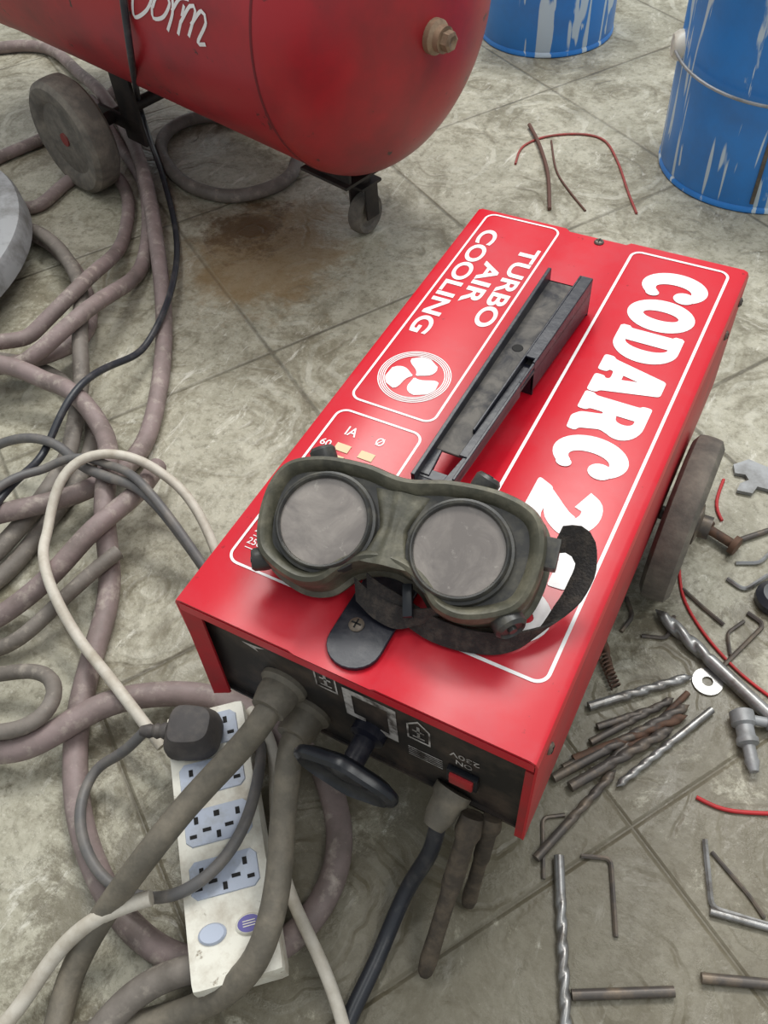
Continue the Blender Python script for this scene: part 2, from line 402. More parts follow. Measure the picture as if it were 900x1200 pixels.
G['5'] = (.78, [[stroke([(.14, .26), (.24, .12), (.42, .12), (.58, .30), (.46, .52), (.16, .50)], [.28, .24, .24, .30, .26, .16])], [soft([(.12, .48), (.16, 1), (.68, 1), (.70, .76), (.28, .76), (.26, .5)], .04)]])
G['0'] = (.80, [[arc(.40, .5, .40, .52, 0, 350, 30), arc(.40, .5, .13, .30, 0, 346, 22)]])
def deco(O):       # frame on the cover: text runs to -Y, letter tops towards +X
    return Matrix(((0, 1, 0, O[0]), (-1, 0, 0, O[1]), (0, 0, 1, O[2]), (0, 0, 0, 1)))
zp = ZT + .0004
pr = Acc()
for word, ystart, ln, sx_, hh in (('CODARC', .4330, .234, .1670, .0490), ('250', .1860, .126, .1670, .0470)):
    x = 0; items = []
    for ch in word:
        w, parts = G[ch]
        items.append((x, curve_mesh(parts))); x += w + .02
    capy = ln / (x - .02)
    for (x0, (vv, ff)) in items:
        pr.add(([V(((x0 + p.x) * capy, p.y * hh, p.z * .00012)) for p in vv], ff), 0, deco((sx_, ystart, zp)))
for s, xb, ya, ln in (('TURBO', .0605, .4200, .110), ('AIR', .0395, .3900, .058), ('COOLING', .0185, .4320, .148)):
    pr.add(textg(s, ln, .0160, .024), 0, deco((xb, ya, zp)))
def rrect(x0, x1, y0, y1, r, t, n=8):
    def lp(d):
        out = []
        for (cx, cy, a0) in ((x1 - r, y1 - r, 0), (x0 + r, y1 - r, 90), (x0 + r, y0 + r, 180), (x1 - r, y0 + r, 270)):
            for i in range(n + 1):
                a = math.radians(a0 + 90 * i / n); out.append(V((cx + (r - d) * math.cos(a), cy + (r - d) * math.sin(a), zp)))
        return out
    A = lp(0); B = lp(t); m = len(A)
    return A + B, [[i, (i + 1) % m, m + (i + 1) % m, m + i] for i in range(m)]
pr.add(rrect(.1455, .2270, .043, .4515, .009, .0022))
pr.add(rrect(.0125, .0815, .199, .4560, .009, .0018))
pr.add(rrect(.0125, .0815, .038, .188, .009, .0018))
# fan symbol: three broad curved blades in fine rings
fc = V((.0473, .2385))
def ring(r0, r1, n=48):
    v = []
    for i in range(n):
        a = 2 * math.pi * i / n
        v += [V((fc.x + r0 * math.cos(a), fc.y + r0 * math.sin(a), zp)), V((fc.x + r1 * math.cos(a), fc.y + r1 * math.sin(a), zp))]
    return v, [[2 * i, 2 * i + 1, (2 * i + 3) % (2 * n), (2 * i + 2) % (2 * n)] for i in range(n)]
for r_ in (.0277, .0262, .0247, .0232):
    pr.add(ring(r_ - .0008, r_))
for q in range(3):
    a0 = math.radians(60 + 120 * q); NR = 10
    v = []; f = []
    for i in range(NR + 1):
        s_ = i / NR; rr = .0018 + .0200 * s_
        ac = a0 + .55 * s_                                   # sweep
        hwid = math.radians(46) * math.sin(math.pi * min(.93, .16 + .62 * s_)) * (1 if s_ < .85 else math.sqrt(max(.12, 1 - ((s_ - .85) / .16) ** 2)))
        for j in range(9):
            an = ac + hwid * (-1 + 2 * j / 8); v.append(V((fc.x + rr * math.cos(an), fc.y + rr * math.sin(an), zp)))
    for i in range(NR):
        for j in range(8): p_ = i * 9 + j; f.append([p_, p_ + 1, p_ + 10, p_ + 9])
    pr.add((v, f))
def TXT(x_, y_): return Matrix.Translation(V((x_, y_, zp)))
pr.add(textg('IA', .0085, .0085, .01), 0, TXT(.0285, .165))
pr.add(textg('\u00d8', .006, .0075, .01), 0, TXT(.0525, .165))
pr.add(textg('60', .008, .006, .01), 0, TXT(.0165, .150))
for yy in (.153, .142, .131, .120):
    pr.add(boxg((.011, .007, .0002), (.034, yy, zp)), 1); pr.add(boxg((.011, .007, .0002), (.053, yy, zp)), 1)
for yy in (.052, .062, .072, .082):
    pr.add(boxg((.052, .0006, .0002), (.045, yy, zp)), 0)
for s, yy in (('250', .061), ('230V', .071), ('50Hz', .081)):
    pr.add(textg(s, .010, .005, .005), 0, Matrix.Translation(V((.018, yy - .006, zp))))
pr.obj('printed_lettering', [m_white, m_beige], cover, smooth=False, label='white printed lettering, frames and fan symbol')
# --- screws
def screw(c, r, parent, axis=V((0, 0, 1)), m=m_steeld):
    A = Acc(); A.add(lathe([(r, 0), (r, .0008), (r * .8, .0018), (r * .3, .0022), (.0001, .0022)], 20)); A.add(boxg((r * 1.3, r * .22, .0006), (0, 0, .0021)), 1); A.add(boxg((r * .22, r * 1.3, .0006), (0, 0, .0021)), 1)
    A2 = Acc().add((A.v, A.f), 0, frame(V(c), z=axis)); A2.m = A.m
    return A2.obj('screw', [m, m_hole], parent)
screw((.1155, .4545, ZT - .0025), .0042, WM)
screw((Wd, .40, ZT - .02), .004, WM, V((1, 0, 0))); screw((Wd, .445, ZT - .02), .004, WM, V((1, 0, 0))); screw((Wd, .02, ZT - .02), .004, WM, V((1, 0, 0)))
# --- handle: black steel channel
H = Acc()
def hexa(y0, y1, xa0, xb0, xa1, xb1, z00, z01, z10, z11):
    v = [(xa0, y0, z00), (xb0, y0, z00), (xb0, y0, z01), (xa0, y0, z01), (xa1, y1, z10), (xb1, y1, z10), (xb1, y1, z11), (xa1, y1, z11)]
    return [V(q) for q in v], [[0, 1, 2, 3], [7, 6, 5, 4], [0, 4, 5, 1], [1, 5, 6, 2], [2, 6, 7, 3], [3, 7, 4, 0]]
def xl(y): return .099 + (y - .14) / .22 * .004
def xr(y): return .126 + (y - .14) / .22 * .013
z0 = ZT + .019; z1 = ZT + .032
y0, y1 = .14, .360
def xm(y): return xr(y) - .009
H.add(hexa(.163, y1, xl(.163), xr(.163), xl(y1), xr(y1), z0, z0 + .002, z0, z0 + .002), 1)
H.add(hexa(.132, y1, xl(.132), xl(.132) + .0028, xl(y1), xl(y1) + .0028, z0 - .006, z1 - .005, z0 - .006, z1), 0)
H.add(hexa(.185, y1, xm(.185) - .0015, xm(.185), xm(y1) - .0015, xm(y1), z0, z0 + .006, z0, z1), 0)
H.add(hexa(.262, y1, xm(.262), xr(.262), xm(y1), xr(y1), z1 - .005, z1 - .003, z1 - .002, z1), 0)
H.add(hexa(.163, .262, xm(.163), xr(.163), xm(.262), xr(.262), z0 + .0015, z0 + .003, z0 + .0015, z0 + .003), 0)
yb = .258
H.add(hexa(y0, .236, xr(y0) - .002, xr(y0), xr(.236) - .002, xr(.236), z0 - .004, z0 + .006, z0 - .004, z0 + .009), 0)
H.add(hexa(.236, yb, xr(.236) - .002, xr(.236), xr(yb) - .002, xr(yb), z0 + .004, z0 + .009, z0 + .006, z1 - .004), 0)
H.add(hexa(yb, y1, xr(yb) - .002, xr(yb), xr(y1) - .002, xr(y1), ZT + .002, z1 - .003, ZT, z1), 0)
H.add(hexa(yb, y1, xl(yb), xl(yb) + .002, xl(y1), xl(y1) + .002, ZT - .0025, z0, ZT - .0025, z0), 0)
H.add(hexa(y1 - .002, y1, xl(y1), xr(y1), xl(y1), xr(y1), ZT - .0025, z0 + .002, ZT - .0025, z0 + .002), 0)
H.add(hexa(yb, yb + .002, xl(yb), xr(yb), xl(yb), xr(yb), ZT - .0025, z0, ZT - .0025, z0), 0)
H.add(hexa(.140, .163, xl(.14), xl(.14) + .009, xl(.163), xl(.163) + .007, z0 - .002, z0 + .002, z0, z0 + .002), 0)
H.add(hexa(.140, .163, xr(.14) - .008, xr(.14), xr(.163) - .006, xr(.163), z0 - .002, z0 + .002, z0, z0 + .002), 0)
H.add(hexa(.138, .146, xl(.14), xr(.14), xl(.146), xr(.146), z0 - .004, z0 + .001, z0 - .004, z0 + .001), 0)
H.add(hexa(.07, .140, .1005, .1345, xl(.14), xr(.14), ZT - .002, ZT + .001, z0 - .004, z0 + .001), 0)
tab = [V((.1345, .07, 0)), V((.1005, .07, 0))]
for i in range(13):
    a_ = math.pi + math.pi * i / 12; tab.append(V((.1175 + .017 * math.cos(a_), .021 + .0165 * math.sin(a_), 0)))
m_ = len(tab)
H.add(([t + V((0, 0, ZT - .0022)) for t in tab] + [t + V((0, 0, ZT + .001)) for t in tab], [list(range(m_))[::-1], [m_ + i for i in range(m_)]] + [[i, (i + 1) % m_, m_ + (i + 1) % m_, m_ + i] for i in range(m_)]), 0)
H.add(lathe([(.0042, z0 + .0020), (.0042, z0 + .0024), (.0001, z0 + .0024)], 20, False), 2, Matrix.Translation(V((.113, .276, 0))))
handle = H.obj('handle', [m_bar, m_bardust, m_hole], WM, smooth=False, label='black steel channel carrying handle')
bv = handle.modifiers.new('b', 'BEVEL'); bv.width = .0005; bv.segments = 1
screw((.1125, .032, ZT + .001), .0048, handle)
# --- front fittings
def fm(x, y, z, ax=V((0, -1, 0)), xx=V((1, 0, 0))): return frame(V((x, y, z)), x=xx, z=ax)
FP = .0077
kn = empty('knob', (.1283, FP, .139)); kn.parent = WM; kn.location = V((.1283, FP, .139)) - WL[WM]
A = Acc().add(lathe([(.012, 0), (.012, .006), (.0075, .008), (.0075, .026), (.010, .028), (.010, .034), (.0001, .034)], 28), 0, fm(.1283, FP, .139)); A.obj('shaft', [m_bar], kn)
N_ = 64; kv = []; prof = [(.25, .026), (.8, .028), (.97, .031), (1.0, .034), (.97, .037), (.86, .039), (.75, .036), (.45, .034), (.25, .036), (.0, .037)]
for i in range(N_):
    t_ = 2 * math.pi * i / N_
    rr = 1 / math.sqrt((math.cos(t_) / .0355) ** 2 + (math.sin(t_) / .022) ** 2) * (1 + .06 * math.cos(4 * t_))
    for s_, h_ in prof: kv.append(V((rr * s_ * math.cos(t_), rr * s_ * math.sin(t_), h_)))
kf = []
kp = len(prof)
for i in range(N_):
    j = (i + 1) % N_
    for q in range(kp - 1): kf.append([i * kp + q, j * kp + q, j * kp + q + 1, i * kp + q + 1])
Acc().add((kv, kf), 0, fm(.1283, FP, .139)).obj('handwheel', [m_knob], kn)
for (x_, z_) in ((.0645, .1500), (.079, .122)):
    Acc().add(lathe([(.017, 0), (.017, .003), (.014, .006), (.014, .012), (.012, .022), (.0001, .022)], 28), 0, fm(x_, FP, z_)).obj('cable_bushing', [m_hosed], WM)
sw = empty('rocker_switch', (.1945, FP, .137)); sw.parent = WM; sw.location = V((.1945, FP, .137)) - WL[WM]
Acc().add(boxg((.021, .004, .018), (.1945, FP - .002, .137), .0012)).obj('bezel', [m_knob], sw)
Acc().add(boxg((.016, .006, .013), (.1945, FP - .003, .137), .0012), 0).obj('rocker', [m_switch], sw)
# panel print
fpnt = Acc()
FM = Matrix(((1, 0, 0, 0), (0, 0, -1, FP - .0004), (0, 1, 0, 0), (0, 0, 0, 1)))
def fr(x0, x1, z0_, z1_): return boxg((x1 - x0, z1_ - z0_, .0002), ((x0 + x1) / 2, (z0_ + z1_) / 2, 0))
for q in (fr(.112, .149, .181, .187), fr(.112, .118, .150, .181), fr(.143, .149, .142, .181), fr(.118, .126, .150, .155), fr(.134, .143, .142, .148)): fpnt.add(q, 0, FM)
def poly_ring(P_, cx, cz, s):
    Q_ = [((p[0] - cx) * s + cx, (p[1] - cz) * s + cz) for p in P_]; k_ = len(P_)
    return [V((p[0], p[1], 0)) for p in P_ + Q_], [[i, (i + 1) % k_, k_ + (i + 1) % k_, k_ + i] for i in range(k_)]
for cx, zz in ((.100, .186), (.164, .172)):
    P_ = [(cx - .008, zz - .014), (cx + .008, zz - .014), (cx + .008, zz + .006), (cx, zz + .015), (cx - .008, zz + .006)]
    fpnt.add(poly_ring(P_, cx, zz, .84), 0, FM)
    fpnt.add(fr(cx - .001, cx + .001, zz - .008, zz + .007), 0, FM); fpnt.add(fr(cx - .004, cx + .004, zz - .001, zz + .001), 0, FM); fpnt.add(fr(cx - .004, cx + .004, zz - .009, zz - .0075), 0, FM)
R180 = Matrix.Rotation(math.pi, 4, 'Z')
fpnt.add(textg('230V', .020, .0065, .01), 0, FM @ Matrix.Translation(V((.2045, .167, 0))) @ R180)
fpnt.add(textg('ON', .011, .0065, .01), 0, FM @ Matrix.Translation(V((.2, .1575, 0))) @ R180)
for i in range(5): fpnt.add(fr(.156, .180, .132 + i * .003, .1328 + i * .003), 0, FM)
fpnt.add(([V((.038, .186, 0)), V((.056, .189, 0)), V((.048, .184, 0)), V((.050, .181, 0))], [[0, 1, 2, 3]]), 0, FM)
fpnt.obj('panel_print', [m_dull], WM, smooth=False, label='white printed symbols on the front panel')
# strain relief + mains cable
Acc().add(lathe([(.013, 0), (.013, .006), (.011, .009), (.010, .02), (.007, .028), (.0001, .028)], 20), 0, fm(.188, FP, .106, V((-.15, -1, -.5)))).obj('strain_relief', [m_hosed], WM)
def cable3(name, P, r, m, label, parent=WM):
    S = relax(catmull(P, .006), 8); v, f = tubeg(S, r, 14); o = mk(name, v, f, m, parent); o['label'] = label; addpts(S, r); return o
cable3('mains_cable', [V((.186, -.012, .096)), gp(505, 1000, .065), gp(480, 1035, .03), gp(458, 1085, .008), gp(440, 1130, .0065), gp(412, 1185, .0065), gp(395, 1230, .0065)], .0058, m_cordb, 'black rubber mains cable')
def leg(p0, p1, w0, w1, t):
    d = (p1 - p0); L_ = d.length; M_ = frame(p0, x=V((1, .3, 0)), z=d); v = []; f = []
    n_ = 16; st = [(0, 1), (.10, 1.25), (.16, .95), (.42, 1.05), (.48, .88), (.75, .95), (.9, 1.1), (.97, .95), (1, .6)]
    for (s_, k_) in st:
        w_ = (w0 + (w1 - w0) * s_) * k_
        for i in range(n_):
            a_ = 2 * math.pi * i / n_; c_, q_ = math.cos(a_), math.sin(a_)
            v.append(V((w_ / 2 * math.copysign(abs(c_) ** .7, c_), t / 2 * k_ * math.copysign(abs(q_) ** .7, q_), L_ * s_)))
    for q in range(len(st) - 1):
        for i in range(n_): j = (i + 1) % n_; f.append([q * n_ + i, q * n_ + j, (q + 1) * n_ + j, (q + 1) * n_ + i])
    f += [list(range(n_)), [(len(st) - 1) * n_ + i for i in range(n_)]]
    return Acc().add((v, f), 0, M_)
leg(V((.205, .0, .1)), gp(497, 1142, .007), .015, .011, .013).obj('leg', [m_legm], WM)
leg(V((.217, .005, .100)), gp(548, 1060, .006), .012, .010, .011).obj('leg', [m_legm], WM)
leg(V((.030, .35, .100)), V((.030, .36, .004)), .014, .012, .010).obj('leg', [m_legm], WM)
# axle & wheels
def wheel_prof(R, w): return [(R * .28, -w * .38), (R * .62, -w * .36), (R * .70, -w * .48), (R * .90, -w * .5), (R * .985, -w * .36), (R, -w * .15), (R, w * .15), (R * .985, w * .36), (R * .90, w * .5), (R * .70, w * .48), (R * .62, w * .36), (R * .28, w * .38)]
AX = V((.12, .315, .074))
Acc().add(lathe([(.006, -.155), (.006, .155)], 16), 0, frame(AX, x=V((0, 1, 0)), z=V((1, 0, 0)))).obj('axle', [m_steeld], WM)
for bx_ in (.05, .19):
    Acc().add(boxg((.02, .03, .03), (bx_, .315, .0835), .001)).obj('axle_bracket', [m_black], WM)
for sx in (-.137, .137):
    w_ = empty('wheel', AX + V((sx, 0, 0))); w_.parent = WM; w_.location = AX + V((sx, 0, 0)) - WL[WM]
    Mw = frame(AX + V((sx, 0, 0)), x=V((0, 1, 0)), z=V((1 if sx > 0 else -1, 0, 0)))
    Acc().add(lathe(wheel_prof(.073, .026), 56), 0, Mw).obj('tyre', [m_wheel], w_)
    Acc().add(lathe([(.0001, .010), (.018, .010), (.018, .014), (.010, .016), (.010, .024), (.0001, .024)], 28), 0, Mw).obj('hub', [m_steeld], w_)
# welding cables
cable3('welding_cable', [V((.0645, .002, .150)), V((.0645, -.022, .148)), gp(300, 856, .135), gp(262, 898, .115), gp(222, 940, .10), gp(180, 992, .09), gp(140, 1045, .06), gp(105, 1098, .03), gp(80, 1150, .012), gp(62, 1225, .012)], .0090, m_hosed, 'thick grey-brown rubber welding cable')
cable3('welding_cable', [V((.079, .002, .122)), V((.079, -.020, .121)), gp(338, 905, .108), gp(331, 960, .088), gp(328, 1020, .080), gp(319, 1075, .074), gp(300, 1128, .062), gp(258, 1168, .036), gp(198, 1192, .014), gp(120, 1210, .011), gp(50, 1225, .011)], .0090, m_hosed, 'thick grey-brown rubber welding cable')
GRID.clear()
# ------------------------------------------------------------------ goggles
gu = V((.984, .178, 0)).normalized(); gn = V((.06, -.40, .91)); gn = (gn - gu * gn.dot(gu)).normalized()
c_lens = (V((.0785, .062, ZT + .05)) + V((.159, .0766, ZT + .05))) / 2
GM = frame(c_lens + gn * .0, x=gu, z=gn)
GO = empty('welding_goggles', (c_lens.x, c_lens.y, ZT + .002), 'dusty olive rubber welding goggles with round lenses on the red machine', 'goggles')
half = [(0, .0370), (.026, .0410), (.056, .0405), (.079, .032), (.0885, .014), (.0880, -.012), (.079, -.030), (.054, -.0410), (.034, -.0385), (.019, -.025), (0, -.0195)]
full = half + [(-x_ * .94, y_) for x_, y_ in half[-2:0:-1]]
OUT = catmull([V((p[0], p[1], 0)) for p in full], .003, True)
no = len(OUT)
def off(d, w):
    o_ = []
    for i, p in enumerate(OUT):
        t_ = (OUT[(i + 1) % no] - OUT[i - 1]).normalized(); nn = V((-t_.y, t_.x, 0))
        o_.append(p + nn * (-d) + V((0, 0, w)))
    return o_
def loops(Ls):
    v = []; f = []
    for L_ in Ls: v += L_
    for q in range(len(Ls) - 1):
        for i in range(no): j = (i + 1) % no; f.append([q * no + i, q * no + j, (q + 1) * no + j, (q + 1) * no + i])
    return v, f
bodyL = [off(.003, -.034), off(-.0005, -.033), off(-.001, -.029), off(.002, -.027), off(.0030, -.018), off(.0020, -.010), off(.0020, -.005), off(.0035, -.0005), off(.0060, .001), off(.0085, -.0005), off(.0115, -.0055)]
gb = Acc().add(loops(bodyL), 0, GM)
for L_ in (bodyL[-1], bodyL[0]):
    cv, cf = curve_mesh([[[(p.x, p.y) for p in L_]]]); gb.add(([V((p.x, p.y, L_[0].z)) for p in cv], cf), 1 if L_ is bodyL[-1] else 0, GM)
sv = []; sf = []; NX, NYY = 17, 11
for j in range(NYY):
    for i in range(NX):
        a_ = -1 + 2 * i / (NX - 1); b_ = j / (NYY - 1)
        hw = .0095 + .014 * abs(b_ - .5) ** 1.3 * 2; yv = -.019 + .045 * b_
        zz = -.0085 + .0105 * (1 - a_ * a_) ** .6 * (1 - .55 * b_) + .0007 * math.cos(a_ * 9)
        sv.append(V((a_ * hw, yv, zz)))
for j in range(NYY - 1):
    for i in range(NX - 1): q = j * NX + i; sf.append([q, q + 1, q + NX + 1, q + NX])
gb.add((sv, sf), 0, GM)
gb.obj('frame', [m_rubber, m_rubdark], GO, label='olive rubber frame')
for sx in (-.0405, .0405):
    Ml = GM @ Matrix.Translation(V((sx, -.001, 0)))
    Acc().add(lathe([(.0260, -.003), (.0260, .0012), (.0268, .0026), (.0276, .0028), (.0285, .0018), (.0290, -.001), (.0306, -.0015), (.0312, -.004), (.0312, -.009)], 56, False), 0, Ml).obj('lens_ring', [m_rubdark], GO)
    Acc().add(lathe([(.0262, -.002), (.0260, -.0004), (.012, .0002), (.0001, .0004)], 48), 0, Ml).obj('lens', [m_glass], GO, label='dusty round glass lens')
for (ux, vy, w_, r_) in ((-.077, -.030, -.012, .0070), (.076, -.034, -.010, .0095), (-.056, .042, -.012, .0080), (.045, .044, -.012, .0080)):
    d = V((ux * .4, vy, .012)).normalized()
    if abs(ux) > .0765: d = V((ux, vy, .03)).normalized()
    Mv = GM @ frame(V((ux, vy, w_)) - d * .008, z=d)
    Acc().add(lathe([(r_ * .9, 0), (r_, .004), (r_, .010), (r_ * .8, .012), (r_ * .7, .0105), (r_ * .3, .0105), (r_ * .25, .0125), (.0001, .0125)], 24), 0, Mv).obj('vent', [m_rubdark], GO)
Acc().add(boxg((.010, .018, .012), (.089, .010, -.012), .002), 0, GM).obj('strap_lug', [m_rubdark], GO)
def ribbon(P, Wv, t=.0014):
    S = catmull(P, .004); m = len(S); v = []; f = []
    for i, p in enumerate(S):
        q = i / (m - 1) * (len(Wv) - 1); j = min(int(q), len(Wv) - 2); w = V(Wv[j]).lerp(V(Wv[j + 1]), q - j)
        tg = (S[min(i + 1, m - 1)] - S[max(i - 1, 0)]).normalized(); nn = tg.cross(w).normalized() * t / 2
        v += [p - w / 2 + nn, p + w / 2 + nn, p + w / 2 - nn, p - w / 2 - nn]
    for i in range(m - 1):
        for k_ in range(4): f.append([4 * i + k_, 4 * i + (k_ + 1) % 4, 4 * i + 4 + (k_ + 1) % 4, 4 * i + 4 + k_])
    f += [[0, 1, 2, 3], [4 * m - 4, 4 * m - 3, 4 * m - 2, 4 * m - 1]]
    return v, f
sp = [gp(652, 634, ZT + .045), gp(672, 632, ZT + .042), gp(686, 648, ZT + .034), gp(680, 682, ZT + .024), gp(660, 714, ZT + .016), gp(630, 742, ZT + .0105), gp(590, 754, ZT + .0090), gp(545, 750, ZT + .0090), gp(505, 736, ZT + .0095), gp(474, 716, ZT + .011), gp(448, 700, ZT + .014), gp(430, 686, ZT + .018)]
sw_ = [(.002, .014, .012), (.006, .012, .011), (.013, .006, .009), (.013, .002, .009), (.009, .005, .010), (.004, .007, .012), (0, .007, .013), (-.002, .007, .013), (-.002, .008, .013), (-.004, .009, .013), (-.005, .010, .012), (-.005, .010, .010)]
Acc().add(ribbon(sp, sw_)).obj('strap', [m_strap], GO, label='black woven elastic strap')
sp2 = [gp(416, 690, ZT + .016), gp(438, 710, ZT + .010), gp(468, 724, ZT + .0085), gp(498, 722, ZT + .016), gp(520, 712, ZT + .020)]
Acc().add(ribbon(sp2, [(-.006, .010, .008), (-.004, .010, .010), (-.002, .010, .010), (.003, .006, .012), (.004, .006, .010)])).obj('strap_end', [m_strap], GO)
bx = gp(478, 704, ZT + .020)
Acc().add(boxg((.006, .020, .004), (0, 0, 0), .0015), 0, frame(bx, x=V((1, .5, 0)), z=V((-.1, -.4, 1)))).obj('buckle', [m_knob], GO)
# ------------------------------------------------------------------ compressor
al = math.radians(-15); ta = V((math.cos(al), math.sin(al), 0)); tp_ = V((-math.sin(al), math.cos(al), 0))
TR, TH = .170, .284
T0 = V((-.2526, .678, 0))
CO = empty('air_compressor', T0, 'red horizontal air compressor tank with scuffed paint on wheels', 'air compressor')
SH = -.012
TM = frame(T0 + V((0, 0, TH)) + ta * SH, x=tp_, z=ta)
EC, ED = .056, .080     # dome centre and depth
prof = []
for i in range(19):
    a_ = math.radians(90 * i / 18); prof.append((max(.0001, TR * math.sin(a_)), EC + ED * math.cos(a_)))
prof += [(TR, EC - .001), (TR + .0010, EC - .002), (TR + .0010, EC - .004), (TR, EC - .005), (TR, -.60), (TR + .0015, -.605), (TR + .0015, -.612), (TR, -.62)]
for i in range(1, 11):
    a_ = math.radians(90 + 90 * i / 10); prof.append((max(.0001, TR * math.sin(a_)), -.62 + .105 * math.cos(a_)))
tk = lathe(prof, 96); ntk = len(prof)
A = Acc().add(tk, 0, TM)
A.m = [1 if (i < 96 * (ntk - 1) and i % (ntk - 1) in (19, 20, 21)) else 0 for i in range(len(A.m))]
tank = A.obj('tank', [m_tank, m_seam], CO, label='red painted steel tank with weld seam')
def on_tank(u, v, extra=.001):
    r = ray(u, v).normalized(); o_ = CP - (T0 + V((0, 0, TH)))
    d_ = r - ta * r.dot(ta); q_ = o_ - ta * o_.dot(ta); R_ = TR + extra
    A_ = d_.dot(d_); B_ = 2 * d_.dot(q_); C_ = q_.dot(q_) - R_ * R_
    disc = B_ * B_ - 4 * A_ * C_
    t_ = (-B_ - math.sqrt(max(disc, 0))) / (2 * A_)
    return CP + r * t_
mark = Acc()
for st in ([(168, -12), (165, 6), (169, 24), (181, 16), (184, -2), (174, -14)], [(185, 12), (188, 25), (198, 24), (203, 10), (197, 1), (189, 3), (186, 14)], [(205, 2), (207, 20), (204, 38)], [(206, 18), (213, 5), (222, 6)], [(218, 12), (215, 42)], [(216, 30), (224, 13), (230, 18), (226, 44)], [(227, 32), (236, 18), (242, 30), (236, 50), (244, 52)], [(204, -14), (212, -6), (208, -2)]):
    st = [(240 + (p[0] - 243) * 1.15 - .12 * (p[1] - 52), 52 + (p[1] - 52) * 1.15) for p in st]
    S = catmull([on_tank(*p, .0002) for p in st], .004); axis_pt = lambda p: T0 + V((0, 0, TH)) + ta * ((p - T0).dot(ta))
    # flat brush strokes lying on the paint
    vv = []; ff = []
    for i, p in enumerate(S):
        nn = (p - axis_pt(p)).normalized(); tg = (S[min(i + 1, len(S) - 1)] - S[max(i - 1, 0)]).normalized(); sd = nn.cross(tg).normalized() * .0019
        vv += [p + sd + nn * .0004, p - sd + nn * .0004]
    for i in range(len(S) - 1): ff.append([2 * i, 2 * i + 1, 2 * i + 3, 2 * i + 2])
    mark.add((vv, ff), 0)
mark.obj('handwritten_mark', [m_white], tank, smooth=False)
def on_dome(u, v):
    r = ray(u, v).normalized(); c_ = T0 + V((0, 0, TH)) + ta * (SH + EC); o_ = CP - c_
    def tr(w): return V((w.dot(ta) / ED, w.dot(tp_) / TR, w.z / TR))
    q_, d_ = tr(o_), tr(r); A_ = d_.dot(d_); B_ = 2 * q_.dot(d_); C_ = q_.dot(q_) - 1
    t_ = (-B_ - math.sqrt(max(0, B_ * B_ - 4 * A_ * C_))) / (2 * A_); h_ = q_ + d_ * t_
    return CP + r * t_, (ta * h_.x / ED + tp_ * h_.y / TR + V((0, 0, 1)) * h_.z / TR).normalized()
fc_, fd = on_dome(508, 42)
Acc().add(lathe([(.017, -.012), (.017, .006), (.013, .009), (.013, .016), (.0001, .016)], 24), 0, frame(fc_, z=fd)).add(lathe([(.010, .014), (.010, .024), (.007, .026), (.0001, .024)], 6), 0, frame(fc_, z=fd)).obj('plug_fitting', [m_brass], CO)
# caster
cs = empty('caster', T0 + V((0, 0, .0))); cs.parent = CO; cs.location = (0, 0, 0)
CM = Matrix.Translation(T0 - tp_ * .0) @ Matrix.Rotation(al, 4, 'Z')
Acc().add(boxg((.08, .09, .004), (0, -.02, .105), .001), 0, CM).add(boxg((.075, .004, .035), (0, -.055, .120), .001), 0, CM).add(boxg((.016, .03, .02), (-.025, -.03, .096), .001), 0, CM).obj('caster_plate', [m_tankfoot], cs)
Acc().add(lathe([(.011, .074), (.011, .118)], 20), 0, CM).add(boxg((.034, .036, .004), (0, 0, .072), .001), 0, CM).add(boxg((.003, .022, .048), (-.0145, 0, .050), .001), 0, CM).add(boxg((.003, .022, .048), (.0145, 0, .050), .001), 0, CM).obj('fork', [m_tankfoot], cs)
Acc().add(lathe(wheel_prof(.027, .019), 36), 0, CM @ frame(V((0, 0, .027)), x=V((0, 1, 0)), z=V((1, .1, 0)))).obj('caster_wheel', [m_wheel], cs)
# rear wheels
wc = gp(88, 158, .078)
sW = (wc - T0).dot(ta); pW = (wc - T0).dot(tp_)
for pp in (pW, -pW):
    c_ = T0 + ta * sW + tp_ * pp; c_.z = .078; sg = -1 if pp < 0 else 1
    w_ = empty('wheel', c_); w_.parent = CO; w_.location = c_ - WL[CO]
    Mw = frame(c_, x=ta, z=tp_ * sg)
    Acc().add(lathe(wheel_prof(.078, .042), 56), 0, Mw).obj('tyre', [m_wheel], w_)
    Acc().add(lathe([(.0001, .012), (.048, .012), (.050, .006)], 36), 0, Mw).obj('rim', [m_wheel], w_)
    Acc().add(lathe([(.016, .010), (.016, .014), (.009, .015), (.009, .018), (.0001, .018)], 24), 0, Mw).obj('hub', [m_hub], w_, label='faded red hub')
cA = T0 + ta * sW; cA.z = .078
Acc().add(lathe([(.009, -abs(pW)), (.009, abs(pW))], 16), 0, frame(cA, x=ta, z=tp_)).obj('axle', [m_tankfoot], CO)
for pp in (-.10, .10):
    c_ = T0 + ta * (sW + .05) + tp_ * pp
    Acc().add(boxg((.045, .005, .12), (0, 0, .115), .001), 0, Matrix.Translation(c_) @ Matrix.Rotation(al, 4, 'Z')).add(boxg((.10, .005, .02), (-.03, .0, .078), .001), 0, Matrix.Translation(c_) @ Matrix.Rotation(al, 4, 'Z')).obj('leg', [m_tankfoot], CO)
